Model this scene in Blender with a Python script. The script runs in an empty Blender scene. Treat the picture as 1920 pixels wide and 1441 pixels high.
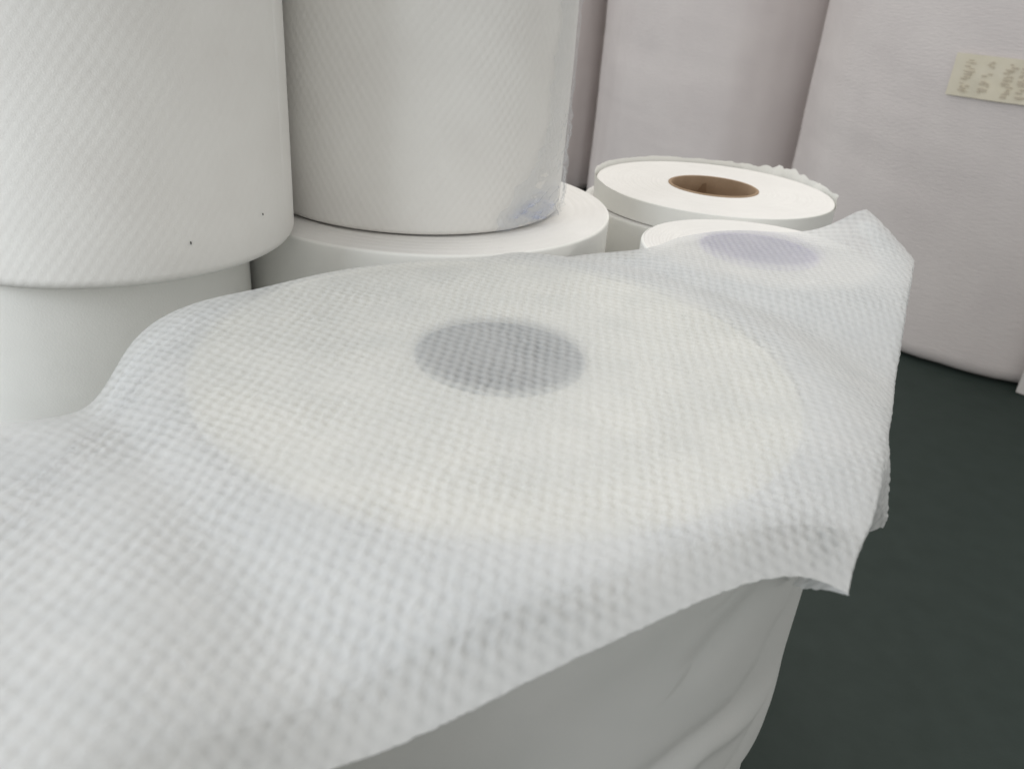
import bpy, bmesh, math, random
import numpy as np
from mathutils import Vector, Matrix

random.seed(7)
rng = np.random.default_rng(7)
scene = bpy.context.scene
col = scene.collection

# ------------------------------------------------------------------ camera
PITCH, ROLL = math.radians(27.0), math.radians(4.7)
CAM = np.array([0.0, 0.0, 0.606])
ZT = 0.45                                  # height of the roll tops
r0 = np.array([1, 0, 0.]); u0 = np.array([0, math.sin(PITCH), math.cos(PITCH)])
FW = np.array([0, math.cos(PITCH), -math.sin(PITCH)])
RT = math.cos(ROLL) * r0 + math.sin(ROLL) * u0
UP = -math.sin(ROLL) * r0 + math.cos(ROLL) * u0
cd = bpy.data.cameras.new("camera")
cam = bpy.data.objects.new("camera", cd)
col.objects.link(cam)
cam.matrix_world = Matrix((
    (RT[0], UP[0], -FW[0], CAM[0]), (RT[1], UP[1], -FW[1], CAM[1]),
    (RT[2], UP[2], -FW[2], CAM[2]), (0, 0, 0, 1)))
cd.sensor_width = 36.0
cd.lens = 36.0 * 1493 / 1920
cd.clip_start = 0.01
cd.clip_end = 60
cd.dof.use_dof = True
cd.dof.focus_distance = 0.46
cd.dof.aperture_fstop = 14.0
scene.camera = cam

# ------------------------------------------------------------------ light
world = bpy.data.worlds.new("World")
scene.world = world
world.use_nodes = True
bg = world.node_tree.nodes["Background"]
bg.inputs[0].default_value = (1.0, 0.99, 0.965, 1)
bg.inputs[1].default_value = 0.61


def area(name, loc, target, size, size_y, power, color):
    l = bpy.data.lights.new(name, 'AREA')
    l.shape = 'RECTANGLE'; l.size = size; l.size_y = size_y
    l.energy = power; l.color = color
    o = bpy.data.objects.new(name, l); col.objects.link(o)
    o.location = loc
    o.rotation_euler = (Vector(target) - Vector(loc)).to_track_quat('-Z', 'Y').to_euler()
    return o


area("ceiling_lamp", (0.6, 2.0, 2.6), (0.1, 0.5, 0.4), 1.8, 1.0, 30, (1.0, 0.97, 0.92))
area("window_light", (-1.85, -0.85, 1.3), (-.1, 0.5, 0.4), 1.4, 1.1, 32, (0.88, 0.94, 1.0))

scene.view_settings.view_transform = 'Standard'
scene.view_settings.look = 'None'
scene.view_settings.exposure = 0.13
scene.view_settings.gamma = 1.0


# ------------------------------------------------------------------ noise
def vnoise(x, y, seed=0):
    """smooth value noise in -1..1, numpy arrays"""
    x = np.asarray(x, float); y = np.asarray(y, float)
    xi = np.floor(x).astype(np.int64); yi = np.floor(y).astype(np.int64)
    fx = x - xi; fy = y - yi
    fx = fx * fx * (3 - 2 * fx); fy = fy * fy * (3 - 2 * fy)

    def h(a, b):
        n = (a * 374761393 + b * 668265263 + seed * 974711) & 0x7fffffff
        n = ((n ^ (n >> 13)) * 1274126177) & 0x7fffffff
        n = (n ^ (n >> 16)) & 0xffff
        return n / 32767.5 - 1.0
    a = h(xi, yi); b = h(xi + 1, yi); c = h(xi, yi + 1); d = h(xi + 1, yi + 1)
    return (a * (1 - fx) + b * fx) * (1 - fy) + (c * (1 - fx) + d * fx) * fy


def fbm(x, y, seed=0, octv=3):
    s = 0; a = 1
    for k in range(octv):
        s = s + a * vnoise(x * 2 ** k, y * 2 ** k, seed + k * 17); a *= 0.5
    return s


# ------------------------------------------------------------------ materials
def mat(name):
    m = bpy.data.materials.new(name); m.use_nodes = True
    return m, m.node_tree, m.node_tree.nodes["Principled BSDF"], m.node_tree.nodes["Material Output"]


def node(nt, t, **kw):
    n = nt.nodes.new(t)
    for k, v in kw.items():
        if k in n.inputs: n.inputs[k].default_value = v
        else: setattr(n, k, v)
    return n


def colour_noise(nt, bsdf, c1, c2, scale, detail=3, stretch=None):
    tc = node(nt, 'ShaderNodeTexCoord'); mp = node(nt, 'ShaderNodeMapping')
    if stretch: mp.inputs['Scale'].default_value = stretch
    nz = node(nt, 'ShaderNodeTexNoise'); nz.inputs['Scale'].default_value = scale; nz.inputs['Detail'].default_value = detail
    rp = node(nt, 'ShaderNodeValToRGB')
    rp.color_ramp.elements[0].position = .3; rp.color_ramp.elements[1].position = .7
    rp.color_ramp.elements[0].color = (*c1, 1); rp.color_ramp.elements[1].color = (*c2, 1)
    nt.links.new(tc.outputs['Object'], mp.inputs['Vector']); nt.links.new(mp.outputs[0], nz.inputs['Vector'])
    nt.links.new(nz.outputs[0], rp.inputs[0]); nt.links.new(rp.outputs[0], bsdf.inputs['Base Color'])
    return tc, rp


def fibre_bump(nt, bsdf, tc, scale, dist, strength=0.5, stretch=(1, 1, 1)):
    mp = node(nt, 'ShaderNodeMapping'); mp.inputs['Scale'].default_value = stretch
    nz = node(nt, 'ShaderNodeTexNoise'); nz.inputs['Scale'].default_value = scale; nz.inputs['Detail'].default_value = 4
    bp_ = node(nt, 'ShaderNodeBump'); bp_.inputs['Strength'].default_value = strength; bp_.inputs['Distance'].default_value = dist
    nt.links.new(tc.outputs['Object'], mp.inputs['Vector']); nt.links.new(mp.outputs[0], nz.inputs['Vector'])
    nt.links.new(nz.outputs[0], bp_.inputs['Height']); nt.links.new(bp_.outputs[0], bsdf.inputs['Normal'])


def make_cloth(name, c1, c2, transl, scale=60, fib=1400, fdist=.00025, rough=.9, stretch=None):
    m, nt, b, out = mat(name)
    b.inputs['Roughness'].default_value = rough
    b.inputs['Specular IOR Level'].default_value = .2
    tc, rp = colour_noise(nt, b, c1, c2, scale, stretch=stretch)
    fibre_bump(nt, b, tc, fib, fdist)
    if transl > 0:
        tr = node(nt, 'ShaderNodeBsdfTranslucent'); nt.links.new(rp.outputs[0], tr.inputs[0])
        mx = node(nt, 'ShaderNodeMixShader'); mx.inputs[0].default_value = transl
        nt.links.new(b.outputs[0], mx.inputs[1]); nt.links.new(tr.outputs[0], mx.inputs[2])
        nt.links.new(mx.outputs[0], out.inputs[0])
    return m


# thin embossed sheet: lets part of what lies below show, more so in the embossed valleys
def make_sheet_mat():
    m, nt, b, out = mat("embossed_nonwoven")
    b.inputs['Roughness'].default_value = .85
    b.inputs['Specular IOR Level'].default_value = .25
    tc, rp = colour_noise(nt, b, (.775, .785, .785), (.83, .835, .83), 45)
    fibre_bump(nt, b, tc, 1500, .0003, .6)
    at = node(nt, 'ShaderNodeAttribute'); at.attribute_name = 'thin'
    nz = node(nt, 'ShaderNodeTexNoise'); nz.inputs['Scale'].default_value = 420; nz.inputs['Detail'].default_value = 3
    nt.links.new(tc.outputs['Object'], nz.inputs['Vector'])
    ma = node(nt, 'ShaderNodeMath', operation='MULTIPLY_ADD')     # noise*0.25 - 0.125
    ma.inputs[1].default_value = .3; ma.inputs[2].default_value = -.15
    nt.links.new(nz.outputs[0], ma.inputs[0])
    ad = node(nt, 'ShaderNodeMath', operation='ADD')
    nt.links.new(at.outputs['Fac'], ad.inputs[0]); nt.links.new(ma.outputs[0], ad.inputs[1])
    mr = node(nt, 'ShaderNodeMapRange')
    mr.inputs['From Min'].default_value = 0; mr.inputs['From Max'].default_value = 1
    mr.inputs['To Min'].default_value = .06; mr.inputs['To Max'].default_value = .42
    nt.links.new(ad.outputs[0], mr.inputs['Value'])
    tl = node(nt, 'ShaderNodeBsdfTranslucent'); nt.links.new(rp.outputs[0], tl.inputs[0])
    m1 = node(nt, 'ShaderNodeMixShader'); m1.inputs[0].default_value = .42
    nt.links.new(b.outputs[0], m1.inputs[1]); nt.links.new(tl.outputs[0], m1.inputs[2])
    tp = node(nt, 'ShaderNodeBsdfTransparent')
    m2 = node(nt, 'ShaderNodeMixShader')
    nt.links.new(mr.outputs[0], m2.inputs[0]); nt.links.new(m1.outputs[0], m2.inputs[1]); nt.links.new(tp.outputs[0], m2.inputs[2])
    nt.links.new(m2.outputs[0], out.inputs[0])
    return m


M_SHEET = make_sheet_mat()
M_ROLL = make_cloth("smooth_white_nonwoven", (.85, .845, .81), (.89, .885, .85), 0, 30, 900, .0002)
M_EMB = make_cloth("embossed_roll_fabric", (.78, .765, .735), (.82, .81, .78), 0, 22, 1300, .0003)
M_END = make_cloth("cut_roll_end", (.79, .775, .75), (.83, .815, .79), 0, 25, 1500, .0001)
M_ENDC = make_cloth("cream_cast_roll_end", (.79, .775, .70), (.83, .815, .745), 0, 25, 1500, .0001)  # cream cast of the light over this roll, put into its end colour
M_WRAP = make_cloth("loose_white_wrap", (.76, .77, .75), (.81, .81, .79), .25, 18, 700, .0002)
M_BOLT = make_cloth("pinkish_grey_cloth", (.71, .655, .64), (.76, .705, .685), 0, 9, 420, .0006)
nt = M_BOLT.node_tree; b = nt.nodes["Principled BSDF"]
tcb = node(nt, 'ShaderNodeTexCoord')
fibre_bump(nt, b, tcb, 70, .0016, .55, (1, 1, 7))
M_CORE = make_cloth("brown_cardboard", (.33, .23, .15), (.41, .295, .20), 0, 60, 500, .0003)
M_COREG = make_cloth("shaded_hollow_core", (.008, .045, .070), (.012, .055, .085), 0, 60, 500, .0003)  # near-black blue: shade inside the hollow core put into its colour
M_COREP = make_cloth("lilac_cardboard", (.46, .41, .66), (.52, .46, .72), 0, 60, 500, .0003)
M_LABEL = make_cloth("yellowed_paper", (.75, .69, .55), (.79, .73, .60), 0, 30, 600, .0002)
M_INK = make_cloth("faded_print", (.58, .51, .40), (.64, .57, .46), 0, 200, 600, .0001)
M_DOT = make_cloth("black_speck", (.01, .01, .01), (.02, .02, .02), 0)
M_CARTON = make_cloth("white_board", (.70, .67, .65), (.74, .71, .69), 0, 10, 300, .0002)

m, nt, b, out = mat("dark_green_floor"); M_FLOOR = m
b.inputs['Roughness'].default_value = .62
b.inputs['Specular IOR Level'].default_value = .3
tc, rp = colour_noise(nt, b, (.018, .030, .025), (.023, .036, .031), 30, 6)
fibre_bump(nt, b, tc, 500, .0005, .3)

m, nt, b, out = mat("clear_plastic_film"); M_FILM = m
b.inputs['Roughness'].default_value = .1
b.inputs['Base Color'].default_value = (.62, .68, .78, 1)
tc = node(nt, 'ShaderNodeTexCoord')
at = node(nt, 'ShaderNodeAttribute'); at.attribute_name = 'tint'
mxc = node(nt, 'ShaderNodeMix'); mxc.data_type = 'RGBA'
mxc.inputs[6].default_value = (.66, .70, .74, 1); mxc.inputs[7].default_value = (.20, .28, .62, 1)
nt.links.new(at.outputs['Fac'], mxc.inputs[0]); nt.links.new(mxc.outputs[2], b.inputs['Base Color'])
tp = node(nt, 'ShaderNodeBsdfTransparent'); mx = node(nt, 'ShaderNodeMixShader')
mr = node(nt, 'ShaderNodeMapRange'); mr.inputs['To Min'].default_value = .84; mr.inputs['To Max'].default_value = .25
nt.links.new(at.outputs['Fac'], mr.inputs['Value']); nt.links.new(mr.outputs[0], mx.inputs[0])
nt.links.new(b.outputs[0], mx.inputs[1]); nt.links.new(tp.outputs[0], mx.inputs[2]); nt.links.new(mx.outputs[0], out.inputs[0])


# ------------------------------------------------------------------ mesh helpers
def grid_mesh(name, P, material, parent=None, close_u=False, attrs=None):
    """P: (nu, nv, 3) array -> one smooth mesh object"""
    nu, nv = P.shape[:2]
    idx = np.arange(nu * nv).reshape(nu, nv)
    if close_u: idx = np.vstack([idx, idx[:1]])
    a = idx[:-1, :-1]; b_ = idx[1:, :-1]; c = idx[1:, 1:]; d = idx[:-1, 1:]
    q = np.stack([a, b_, c, d], -1).reshape(-1, 4)
    me = bpy.data.meshes.new(name)
    me.vertices.add(nu * nv); me.vertices.foreach_set("co", P.reshape(-1).astype(np.float32))
    me.loops.add(q.size); me.loops.foreach_set("vertex_index", q.reshape(-1).astype(np.int32))
    me.polygons.add(len(q)); me.polygons.foreach_set("loop_start", np.arange(0, q.size, 4, dtype=np.int32))
    me.polygons.foreach_set("loop_total", np.full(len(q), 4, np.int32))
    me.polygons.foreach_set("use_smooth", np.ones(len(q), bool))
    me.update(calc_edges=True)
    for k, v in (attrs or {}).items():
        at_ = me.attributes.new(k, 'FLOAT', 'POINT'); at_.data.foreach_set("value", v.reshape(-1).astype(np.float32))
    me.materials.append(material)
    o = bpy.data.objects.new(name, me); col.objects.link(o)
    if parent: o.parent = parent
    return o


def empty(name, loc, label, cat, group=None):
    o = bpy.data.objects.new(name, None); col.objects.link(o); o.location = loc
    o.empty_display_size = .05
    o['label'] = label; o['category'] = cat
    if group: o['group'] = group
    return o


def diamond(s, t, px=.0054, py=.0084, seed=0):
    """staggered raised dots, 0 (valley) .. 1 (top)"""
    s = s + .0005 * vnoise(s * 90, t * 90, seed + 5); t = t + .0006 * vnoise(s * 80, t * 80, seed + 6)
    c = np.cos(2 * math.pi * s / px) * np.cos(2 * math.pi * t / py)
    h = .5 + .5 * c
    return h ** .62


def lathe(name, prof, material, parent, n=160, wob=0.0, seed=0):
    """prof list of (r, z) bottom to top"""
    pr = np.array(prof); a = np.linspace(0, 2 * math.pi, n, endpoint=False)
    A, Z = np.meshgrid(a, pr[:, 1], indexing='ij'); Rr = np.broadcast_to(pr[:, 0], A.shape).copy()
    if wob:
        Rr = Rr + wob * (np.cos(A * 2 + seed) * .5 + .5 * np.cos(A * 3 + 1.3 * seed) + .35 * fbm(np.cos(A) * 3 + 7, np.sin(A) * 3 + Z * 6, seed))
    P = np.stack([Rr * np.cos(A), Rr * np.sin(A), Z], -1)
    return grid_mesh(name, P, material, parent, close_u=True)


def fabric_roll(loc, r, h, label, core_mat, cr=.038, emboss=False, wob=.0006, rnd=.004, end_mat=None, group=None, seed=1,
                side_mat=None, amp=.00042):
    """wound roll standing on its end: loc = centre of its base"""
    t = empty("fabric_roll", loc, label, "fabric roll", group)
    # side with rounded rims
    side = [(r - rnd, 0)] + [(r - rnd + rnd * math.sin(x), rnd - rnd * math.cos(x)) for x in np.linspace(0.15, math.pi / 2, 7)]
    if emboss:
        top = h
        zs = np.linspace(rnd + .0008, h - rnd, int((h - 2 * rnd) / .0009))
        nA = int(2 * math.pi * r / .0009)
        a = np.linspace(0, 2 * math.pi, nA, endpoint=False)
        zz = np.concatenate([[p[1] for p in side], zs, [h - rnd + rnd * math.sin(x) for x in np.linspace(.15, math.pi / 2, 6)]])
        rr = np.concatenate([[p[0] for p in side], np.full(len(zs), r), [r - rnd + rnd * math.cos(x) for x in np.linspace(.15, math.pi / 2, 6)]])
        A, Z = np.meshgrid(a, zz, indexing='ij')
        # wound at an angle, so the dots run in slanting rows
        ang = -.06; S = A * r * math.cos(ang) + Z * math.sin(ang); T = -A * r * math.sin(ang) + Z * math.cos(ang)
        n_rows = 1.0
        fade = .75 + .35 * np.clip(fbm(A * 2.2, Z * 9, seed + 3), -1, 1)
        H = diamond(S, T, .0058, .0088, seed) * fade
        Rr = rr[None, :] + amp * (H - .5) + wob * (np.cos(A * 2 + seed) + .5 * np.cos(3 * A + 2 * seed)) \
            + .0009 * fbm(A * 2.0, Z * 10, seed + 9, 2) * np.clip(Z / .03, 0, 1)
        P = np.stack([Rr * np.cos(A), Rr * np.sin(A), Z], -1)
        grid_mesh("body", P, side_mat or M_EMB, t, close_u=True)
    else:
        zs = [(r, z) for z in np.linspace(rnd * 1.5, h - rnd * 1.2, 24)]
        tp = [(r - rnd * .5 + rnd * .5 * math.cos(x), h - rnd * .5 + rnd * .5 * math.sin(x)) for x in np.linspace(0, math.pi / 2 - .1, 5)]
        lathe("body", side + zs + tp, side_mat or M_ROLL, t, 200, wob, seed)
    # end faces: wound layers as very fine concentric ridges
    for z, sg, nm in ((h, 1, "end_face"), (0.0, -1, "end_face")):
        if sg < 0:
            pr = [(r - rnd - wob * 2, .0003), (cr + .003, .0003)]
            lathe(nm, pr, end_mat or M_END, t, 96)
            continue
        rr = np.linspace(r - rnd * .45, cr + .0025, 46)
        pr = [(q, z + .0005 * math.sin(k * 2.1 + seed) * (.3 + .7 * random.random()) * (1 if 0 < k < 45 else 0)) for k, q in enumerate(rr)]
        lathe(nm, pr, end_mat or M_END, t, 200, wob * .7, seed)
    # cardboard core
    w = .0027
    pr = [(cr + w, h - .001), (cr + w, h + .0006), (cr + w * .5, h + .0012), (cr, h + .0006), (cr, h * .5), (cr, .0006)]
    lathe("core", pr, core_mat, t, 96)
    return t


# ------------------------------------------------------------------ floor (structure)
n = 60
gx = np.linspace(-6, 6, n); gy = np.linspace(-5, 8, n)
X, Y = np.meshgrid(gx, gy, indexing='ij')
fl = grid_mesh("floor", np.stack([X, Y, np.zeros_like(X)], -1), M_FLOOR)
fl['kind'] = 'structure'

# ------------------------------------------------------------------ rolls
CX, CY, CR_ = -.0065, .333, .1365
C_ = fabric_roll((CX, CY, 0), CR_, ZT, "large white roll with creased loose wrap under the middle of the draped sheet", M_COREG, cr=.0365, seed=3, end_mat=M_ENDC)
E_ = fabric_roll((.163, .541, 0), .081, ZT - .0005, "small white roll with lilac core half covered by the sheet's far corner", M_COREP, seed=8)
F_ = fabric_roll((.160, .736, 0), .108, ZT - .0185, "white roll beneath the thin roll with the open brown core", M_CORE, seed=9, wob=.0003)
D_ = fabric_roll((.168, .735, ZT - .018), .106, .018, "thin white roll with open brown cardboard core and ragged outer edge", M_CORE, seed=11, rnd=.002, wob=.0003)
B_ = fabric_roll((-.078, .612, 0), .142, ZT, "smooth white roll carrying the embossed roll with blue film at its corner", M_CORE, seed=12)
A_ = fabric_roll((-.275, .470, 0), .0995, ZT, "smooth white roll supporting the leftmost embossed roll", M_CORE, seed=14)
G_ = fabric_roll((-.215, .125, 0), .120, ZT - .001, "white roll standing under the near left part of the draped sheet", M_CORE, seed=15)
L_ = fabric_roll((-.249, .466, ZT + .0015), .106, .32, "leftmost embossed roll with a black speck near its lower edge", M_CORE, emboss=True, amp=.00030, rnd=.006, wob=.0005, seed=2)
M_ = fabric_roll((-.087, .617, ZT + .001), .112, .32, "embossed roll right of the leftmost, crinkled blue film at its foot", M_CORE, emboss=True, rnd=.004, wob=.0004, seed=4)


# outer wrap of the thin roll: a ragged band that stands up behind
def ragged_wrap():
    nA, nZ = 420, 14
    a = np.linspace(0, 2 * math.pi, nA); v = np.linspace(0, 1, nZ)
    A, V = np.meshgrid(a, v, indexing='ij')
    # angle 90 deg = far side; stands proud from ~ -5 deg to 140 deg
    back = np.clip(np.sin(A - .25) * 1.1 + .45, 0, 1) ** .8
    rag = .5 * vnoise(A * 9, A * 0, 3) + .3 * vnoise(A * 22, A * 0, 4) + .25 * vnoise(A * 55, A * 0, 8)
    right = np.exp(-((A - .55) / .55) ** 2)
    topz = .0176 + back * (.0045 + .0012 * rag + right * (.0035 + .0045 * rag))
    # pulled outward to a point on the right side
    Rr = .1072 + back * .0016 * V + .0045 * np.exp(-((A - .02) / .16) ** 2) + .0045 * np.exp(-((A - 2 * math.pi - .02) / .16) ** 2) \
        + right * .004 * V * (1 + .8 * vnoise(A * 14, V * 2, 6))
    Z = .0004 + (topz - .0004) * V
    P = np.stack([Rr * np.cos(A), Rr * np.sin(A), Z], -1)
    o = grid_mesh("outer_wrap", P, M_ROLL, D_)


ragged_wrap()

# torn flap of cardboard inside the open core
flap = np.zeros((6, 6, 3))
for i, u in enumerate(np.linspace(0, 1, 6)):
    for j, v in enumerate(np.linspace(0, 1, 6)):
        flap[i, j] = (-.014 + .02 * u * (1 - v * .85) + .009 * v, .0345 - .010 * v * v - .003 * u, -.012 + .026 * v + .002 * u)
grid_mesh("core_flap", flap, M_CORE, D_)


# ------------------------------------------------------------------ sight-line helpers (to find where a thing stands)
def ray(px, py):
    return FW + (px - 960) / 1493 * RT + (720 - py) / 1493 * UP


def hit_cyl(px, py, cx, cy, r):
    d = ray(px, py); a = d[0] ** 2 + d[1] ** 2; b_ = 2 * (d[0] * (CAM[0] - cx) + d[1] * (CAM[1] - cy))
    c = (CAM[0] - cx) ** 2 + (CAM[1] - cy) ** 2 - r * r
    t = (-b_ - math.sqrt(max(b_ * b_ - 4 * a * c, 0))) / (2 * a); return CAM + t * d


# cloth hanging round the big roll, pulled into folds that fan out from the corner
def loose_wrap():
    nA, nZ = 560, 300
    rw = CR_ + .0155
    a = np.linspace(-math.pi * 1.0, .95, nA); z = np.linspace(-.318, .108, nZ)
    A, Z = np.meshgrid(a, z, indexing='ij')
    ARC = A * rw

    def crease(poly, w, amp, w2=None):
        pts = []
        for q in poly:
            h_ = hit_cyl(q[0], q[1], CX, CY, rw)
            pts.append((math.atan2(h_[1] - CY, h_[0] - CX) * rw, h_[2] - .325))
        best = np.full(A.shape, 9.0); sd = np.zeros_like(A)
        for (x0, y0), (x1, y1) in zip(pts[:-1], pts[1:]):
            dx, dy = x1 - x0, y1 - y0; L2 = dx * dx + dy * dy
            t = np.clip(((ARC - x0) * dx + (Z - y0) * dy) / L2, 0, 1)
            ex = ARC - x0 - t * dx; ey = Z - y0 - t * dy; dd = np.hypot(ex, ey)
            m_ = dd < best; best = np.where(m_, dd, best); sd = np.where(m_, np.sign(ex * dy - ey * dx), sd)
        ww = np.where(sd > 0, w, w2 or w)
        return amp * np.exp(-(best / ww) ** 2)
    g = crease([(1440, 1088), (1405, 1130), (1350, 1190), (1310, 1240)], .006, -.0032, .012)
    g += crease([(1455, 1180), (1430, 1240), (1380, 1320), (1290, 1395), (1150, 1500)], .007, -.0045, .018)
    g += crease([(1440, 1290), (1400, 1345), (1330, 1400), (1200, 1500)], .010, .0060, .006)
    g += crease([(1440, 1300), (1405, 1370), (1365, 1441), (1330, 1520)], .0045, -.0045, .009)
    g += crease([(1180, 1220), (1080, 1290), (960, 1370), (880, 1441)], .020, .0030, .020)
    g += crease([(1300, 1180), (1180, 1270), (1050, 1360), (930, 1480)], .012, -.0022, .02)
    g += .0018 * fbm(A * 2.6 + Z * 9, Z * 7, 31, 3) * np.clip(.25 - Z, 0.1, 1)
    side = np.clip((-A - .40) / .4, .05, 1)
    g = g * side * .4
    low = np.clip((-.015 - Z) / .012, 0, 1); low = low * low * (3 - 2 * low)
    Rr = rw + g + .008 * np.clip(-Z / .3, 0, 1) - .0050 * low * np.exp(-((A + .4) / .5) ** 2) \
        + .0010 * np.exp(-((Z + .001) / .014) ** 2) * np.exp(-((A + .42) / .3) ** 2)
    Rr = np.maximum(Rr, CR_ + .001)
    P = np.stack([Rr * np.cos(A), Rr * np.sin(A), Z + .325], -1)
    grid_mesh("loose_wrap", P, M_WRAP, C_)


loose_wrap()


# ------------------------------------------------------------------ speck, thread mark on leftmost roll; film on the next
LC = np.array(L_.location)
for px, py, s in ((358, 455, .0009), (493, 401, .0007)):
    p = hit_cyl(px, py, LC[0], LC[1], .1068)
    nrm = np.array([p[0] - LC[0], p[1] - LC[1], 0]); nrm /= np.linalg.norm(nrm); tn = np.array([-nrm[1], nrm[0], 0]); zz = np.array([0, 0, 1.])
    pts = []
    for i, th in enumerate(np.linspace(0, 2 * math.pi, 12, endpoint=False)):
        row = []
        for j, ph in enumerate(np.linspace(0, math.pi, 7)):
            k = s * (1 + .15 * math.sin(3 * th)); e = 1 if s > .001 else .35
            row.append(p + k * (math.sin(ph) * math.cos(th) * tn * e + math.sin(ph) * math.sin(th) * zz + .5 * math.cos(ph) * nrm) - LC)
        pts.append(row)
    grid_mesh("speck", np.array(pts), M_DOT, L_, close_u=True)


def film():
    mc = np.array(M_.location); r = .112
    # upper strip along the silhouette plus the bunched patch near the foot
    nA, nZ = 130, 420
    a0 = math.radians(-70); a1 = math.radians(24)
    A, V = np.meshgrid(np.linspace(0, 1, nA), np.linspace(0, 1, nZ), indexing='ij')
    Z = .0015 + .30 * V
    # left border of the film wanders: wide at the foot, narrow further up
    left = a0 + (a1 - a0) * (.16 + .28 * np.clip(V / .28, 0, 1) + .03 * vnoise(V * 30, V * 0, 2) + .025 * vnoise(V * 9, V * 0, 5))
    ang = left + (a1 - left) * A
    cr = fbm(A * 9 + V * 20, V * 55, 41, 4); cr2 = 1 - np.abs(vnoise(A * 12 + V * 30, V * 42 - A * 9, 44))
    low = np.exp(-(V / .24) ** 2)
    Rr = r + .0016 + .0016 * cr * (.35 + low) + .0022 * cr2 ** 3 * (.12 + low) + .0035 * np.clip(V * 1.3, 0, 1) * A ** 2
    tint = np.clip(np.exp(-((V - .02) / .05) ** 2) * np.exp(-((A - .22) / .15) ** 2) * (.55 + .6 * cr), 0, 1)
    P = np.stack([Rr * np.cos(ang), Rr * np.sin(ang), Z], -1)
    grid_mesh("plastic_film", P, M_FILM, M_, attrs={'tint': tint})


film()


# ------------------------------------------------------------------ the draped embossed sheet
DISCS = ((CX, CY, .139), (.164, .541, .080), (-.215, .125, .117))


def height(x, y):
    x = np.asarray(x, float); y = np.asarray(y, float)
    s = 0
    for cx, cy, r in DISCS:
        d = np.hypot(x - cx, y - cy) - r
        d = .5 * (d + np.sqrt(d * d + .006 ** 2))          # smooth max(0, d)
        s = s + (d + .002) ** -3.0
    d = s ** (-1 / 3.0)
    d = np.maximum(d - .0035, 0)
    z = ZT + .0034 - .88 * (np.sqrt(d * d + .052 ** 2) - .052)
    # far right corner lifts off
    z = z + .026 * np.exp(-(((x - .250) / .035) ** 2 + ((y - .600) / .045) ** 2))
    # soft rumples
    z = z + .0003 * fbm(x * 12, y * 12, 61, 2) * np.clip(d / .03, .15, 1)
    return z


def onto(px, py):
    """where the sight line through a point of the outline meets the sheet"""
    d = ray(px, py); t = np.linspace(.12, 1.1, 1500)
    P = CAM[None] + t[:, None] * d[None]
    f = P[:, 2] - height(P[:, 0], P[:, 1])
    k = np.nonzero((f[:-1] > 0) & (f[1:] <= 0))[0]
    if len(k) == 0: k = [int(np.abs(f).argmin())]
    return P[k[0]][:2]


def spline(pts, n):
    pts = np.array(pts, float); seg = np.r_[0, np.cumsum(np.hypot(*np.diff(pts, axis=0).T))]
    # Catmull-Rom on chord length
    t = np.linspace(0, seg[-1], n); k = np.clip(np.searchsorted(seg, t, side='right') - 1, 0, len(pts) - 2)
    m_ = np.gradient(pts, seg, axis=0)
    h = (seg[k + 1] - seg[k])[:, None]; u = ((t - seg[k]) / (seg[k + 1] - seg[k]))[:, None]
    return (2 * u ** 3 - 3 * u ** 2 + 1) * pts[k] + (u ** 3 - 2 * u ** 2 + u) * h * m_[k] + (-2 * u ** 3 + 3 * u ** 2) * pts[k + 1] + (u ** 3 - u ** 2) * h * m_[k + 1]


back_px = [(0, 792), (70, 788), (115, 782), (150, 771), (178, 748), (200, 718), (217, 688), (237, 655), (264, 623), (302, 594), (350, 572), (410, 556), (470, 543), (550, 524), (640, 505), (770, 491), (900, 483), (1080, 478),
           (1200, 468), (1280, 442), (1400, 431), (1480, 434), (1535, 428), (1580, 410), (1625, 392)]
hem_px = [(620, 1441), (900, 1319), (1200, 1176), (1340, 1112), (1420, 1086), (1480, 1079), (1540, 1088), (1590, 1110)]
right_px = [(1590, 1110), (1606, 1040), (1634, 975), (1652, 880), (1664, 800), (1674, 730), (1688, 640), (1700, 560), (1709, 505), (1706, 476), (1665, 430), (1625, 392)]
back = [onto(*p) for p in back_px]
hem = [onto(*p) for p in hem_px]
rightc = [onto(*p) for p in right_px]
rightc[0] = hem[-1]; rightc[-1] = back[-1]
back = [(-.44, .20), (-.34, .255)] + back[0:]
hem = [(-.30, -.03), (-.18, .03), (-.10, .075)] + hem
NU, NV = 820, 460
Bk = spline(back, NU)
kk = np.hanning(41); kk /= kk.sum()
Bs = np.stack([np.convolve(np.pad(Bk[:, i], 20, mode='reflect', reflect_type='odd'), kk, 'valid') for i in (0, 1)], -1)
Bk = Bs; Hm = spline(hem, NU); Rg = spline(rightc, NV)
lf = np.array([Hm[0], Bk[0]])
Lf = Hm[0] + (Bk[0] - Hm[0]) * np.linspace(0, 1, NV)[:, None]
u = np.linspace(0, 1, NU)[:, None, None]; v = np.linspace(0, 1, NV)[None, :, None]
XY = (1 - v) * Hm[:, None] + v * Bk[:, None] + (1 - u) * Lf[None] + u * Rg[None] \
    - ((1 - u) * (1 - v) * Hm[0] + u * (1 - v) * Hm[-1] + (1 - u) * v * Bk[0] + u * v * Bk[-1])
# fuzzy torn borders
uu = np.linspace(0, 1, NU); vv = np.linspace(0, 1, NV)
e1 = .0002 * (vnoise(uu * 260, uu * 0, 71) + .6 * vnoise(uu * 600, uu * 0, 72))
XY[:, 0] += e1[:, None] * np.array([.4, -.9]); XY[:, -1] += (e1 * .5)[::-1][:, None] * np.array([-.4, .9])

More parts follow.
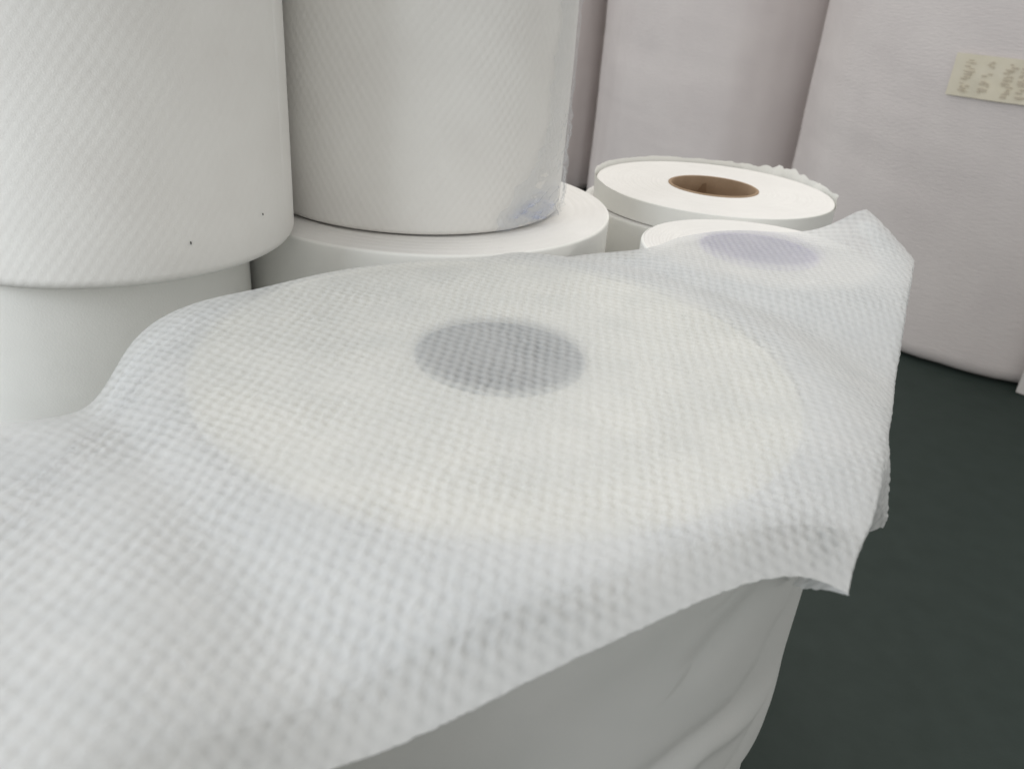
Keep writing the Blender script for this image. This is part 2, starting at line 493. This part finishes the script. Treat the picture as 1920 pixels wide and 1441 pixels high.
# flap that folds over on the right and hangs down
NF = 46
Lfl = .032 * np.clip(.02 + vv / .10, 0, 1) * np.clip((.86 - vv) / .10, 0, 1)
Lfl = Lfl * (1 + .05 * vnoise(vv * 40, vv * 0, 81) + .03 * vnoise(vv * 160, vv * 0, 82))
nrm = np.array([math.cos(math.radians(-28)), math.sin(math.radians(-28))])
w = np.linspace(0, 1, NF + 1)[1:]
Zs = height(XY[..., 0], XY[..., 1])
e = XY[-1]; ez = Zs[-1]
fl_out = np.zeros((NF, NV, 2)); fl_z = np.zeros((NF, NV))
flare = np.exp(-((vv - .215) / .035) ** 2)                       # torn piece that sticks out
for k, ww in enumerate(w):
    s_ = Lfl * ww
    tuck = np.clip(vv / .08, 0, 1) * np.clip((.16 - vv) / .06, 0, 1) * .021 * ww ** 1.2
    outw = .0022 * (1 - np.exp(-s_ / .0025)) - .006 * ww * (Lfl / .034) + flare * .013 * ww * np.clip(1, 0, 1)
    fl_out[k] = e + nrm * outw[:, None] + np.array([-.95, -.3]) * tuck[:, None]
    fl_z[k] = ez - np.maximum(s_ - .0008 * 0, 0) * .97
P = np.concatenate([np.concatenate([XY, Zs[..., None]], -1), np.concatenate([fl_out, fl_z[..., None]], -1)], 0)
# pattern coordinates: along the strip and across it, following the drop
th = math.radians(30)
px_ = P[..., 0].copy(); py_ = P[..., 1].copy()
drop = np.zeros(P.shape[:2]); drop[NU:] = (w[:, None] * Lfl[None])
px_ += nrm[0] * drop; py_ += nrm[1] * drop
S = px_ * math.cos(th) + py_ * math.sin(th); T = -px_ * math.sin(th) + py_ * math.cos(th)
S = S + .004 * vnoise(S * 9, T * 9, 91); T = T + .003 * vnoise(S * 9 + 5, T * 9, 92)
S = S + .0007 * vnoise(S * 130, T * 130, 93); T = T + .0009 * vnoise(S * 120, T * 120, 94)
H = diamond(S, T, .0059, .0088, 3)
soft = .78 + .38 * vnoise(S * 45, T * 45, 95)
# displace along the surface normal
du = np.gradient(P, axis=0); dv = np.gradient(P, axis=1)
N = np.cross(du, dv); ln = np.linalg.norm(N, axis=-1, keepdims=True); N = N / np.maximum(ln, 1e-12)
N = N * np.where(N[..., 2:3] < -.3, -1, 1)
edge_fade = np.clip(np.minimum(np.arange(NV), NV - 1 - np.arange(NV)) / 22, .06, 1)[None]
P = P + N * ((.00080 * edge_fade * (H - .4) + .00026 * edge_fade * fbm(S * 500, T * 500, 97, 3)) * soft)[..., None]
thin = np.clip((1 - H) * .9 * soft + .05, 0, 1)
sheet = grid_mesh("fabric_sheet", P, M_SHEET, attrs={'thin': thin})
sheet['label'] = "large white dimpled nonwoven fabric sheet draped over the rolls in front"
sheet['category'] = "fabric sheet"


# added unseen layer, brightens the sheet from below, open over the roll ends
M_UNDERFILL = make_cloth("under_fill_cloth", (.815, .83, .84), (.86, .87, .88), .35, 20, 900, .0002)  # bluish cast of the light put into the added layer's colour
bx = XY[24:-3:4, 34:-6:4]
bz = height(bx[..., 0], bx[..., 1]) - .0036
keep = np.ones(bx.shape[:2], bool)
for cx, cy, r in DISCS[:2]:
    keep &= np.hypot(bx[..., 0] - cx, bx[..., 1] - cy) > r - .005
nu_, nv_ = keep.shape
ids = -np.ones(keep.shape, int); ids[keep] = np.arange(keep.sum())
fq = np.stack([ids[:-1, :-1], ids[1:, :-1], ids[1:, 1:], ids[:-1, 1:]], -1).reshape(-1, 4)
fq = fq[(fq >= 0).all(1)]
me = bpy.data.meshes.new("added_underlayer")
me.from_pydata(np.concatenate([bx, bz[..., None]], -1)[keep].tolist(), [], fq.tolist())
me.polygons.foreach_set("use_smooth", np.ones(len(me.polygons), bool))
me.materials.append(M_UNDERFILL)
bk = bpy.data.objects.new("added_underlayer", me); col.objects.link(bk); bk.parent = sheet


# ------------------------------------------------------------------ tall wrapped bolts behind
def bolt(cx, cy, r, h, label, seed, wr=1.0, kw=.3, kv=1.0, lift=.0):
    t = empty("fabric_bolt", (cx, cy, lift), label, "fabric bolt", "tall cloth wrapped bolts behind the rolls")
    nA, nZ = 420, 260
    a = np.linspace(0, 2 * math.pi, nA, endpoint=False); z = np.linspace(0, 1, nZ)
    rb = .03
    A, V = np.meshgrid(a, z, indexing='ij'); Z = V * h
    inb = np.clip(1 - Z / rb, 0, 1)
    Rr = r - rb * (1 - np.sqrt(np.clip(1 - inb ** 2, 0, 1))) * .9
    x = A * r
    wrk = kw * .0038 * fbm(x * 3 + 3, Z * 16 + x * 2, seed, 3) * np.clip(vnoise(x * 2.2, Z * 2.5, seed + 50) + .35, 0, 1)
    ver = kv * .009 * vnoise(x * 9 + .6 * vnoise(Z * 3, x, seed + 4), Z * .7, seed + 7) + .003 * vnoise(x * 24, Z * .9, seed + 8)
    Rr = Rr + wr * (wrk + ver)
    P_ = np.stack([Rr * np.cos(A), Rr * np.sin(A), Z], -1)
    grid_mesh("cloth_wrap", P_, M_BOLT, t, close_u=True)
    lathe("end_face", [(r * .999, h), (.06, h + .004), (.045, h - .02)], M_END, t, 96)
    return t


bR = bolt(1.103, 1.810, .50, 1.5, "right hand cloth wrapped bolt with a yellowish paper label", 101, .55, 1.0)
bM = bolt(.500, 2.449, .32, 1.5, "middle cloth wrapped bolt standing behind the thin roll with brown core", 121, 1.0, .3, 1.7)
bL = bolt(-.085, 2.750, .30, 1.5, "cloth wrapped bolt mostly hidden behind the embossed roll with blue film", 141, 1.0)


# paper label with columns of faded print
def label_patch():
    c = np.array(bR.location); r = .50
    p0 = hit_cyl(1797, 98, c[0], c[1], r + .004); p1 = hit_cyl(1787, 178, c[0], c[1], r + .004); p2 = hit_cyl(1920, 205, c[0], c[1], r + .004)
    aa = math.atan2(p0[1] - c[1], p0[0] - c[0]); ab = math.atan2(p2[1] - c[1], p2[0] - c[0]) + .08
    z1, z0 = p0[2], p1[2]
    n1, n2 = 40, 16
    A, V = np.meshgrid(np.linspace(aa, ab, n1), np.linspace(0, 1, n2), indexing='ij')
    Z = z0 + (z1 - z0) * V
    Rr = r + .0062 + .0015 * vnoise(A * 30, V * 2, 3)
    grid_mesh("paper_label", np.stack([Rr * np.cos(A), Rr * np.sin(A), Z - c[2]], -1), M_LABEL, bR)
    # print
    bm = bmesh.new(); rnd_ = random.Random(4)
    H_ = z1 - z0; Wd = (ab - aa) * r
    for cc in (.14, .33, .52, .66, .84):
        z = z1 - .14 * H_
        while z > z0 + .12 * H_:
            hh = H_ * rnd_.uniform(.035, .075)
            for st in range(rnd_.choice((1, 2, 2, 3))):
                w_ = rnd_.uniform(.004, .010); oa = aa + (cc * Wd + rnd_.uniform(-.006, .006)) / r
                zc = z - rnd_.uniform(0, hh); tk = rnd_.uniform(.0012, .0028)
                vs = [bm.verts.new(((r + .0092) * math.cos(q), (r + .0092) * math.sin(q), zq - c[2])) for q, zq in
                      ((oa, zc), (oa + w_ / r, zc), (oa + w_ / r, zc + tk), (oa, zc + tk))]
                bm.faces.new(vs)
            z -= hh * 1.35
            if cc in (.33, .66) and rnd_.random() < .3: z -= H_ * .12
    me = bpy.data.meshes.new("print"); bm.to_mesh(me); bm.free(); me.materials.append(M_INK)
    o = bpy.data.objects.new("label_print", me); col.objects.link(o); o.parent = bR


label_patch()

# white board standing at the right edge
bm = bmesh.new()
bmesh.ops.create_cube(bm, size=1.0)
bmesh.ops.scale(bm, vec=(.34, .012, .40), verts=bm.verts)
bmesh.ops.bevel(bm, geom=bm.edges[:], offset=.003, segments=3, affect='EDGES', profile=.5)
me = bpy.data.meshes.new("board"); bm.to_mesh(me); bm.free(); me.materials.append(M_CARTON)
bd = bpy.data.objects.new("board", me); col.objects.link(bd)
ang = math.radians(-48)
bd.rotation_euler = (0, 0, ang)
bd.location = (.919 + .17 * math.cos(ang), 1.325 + .17 * math.sin(ang), .201)
bd['label'] = "white board whose lower corner shows at the right edge by the bolt"
bd['category'] = "board"
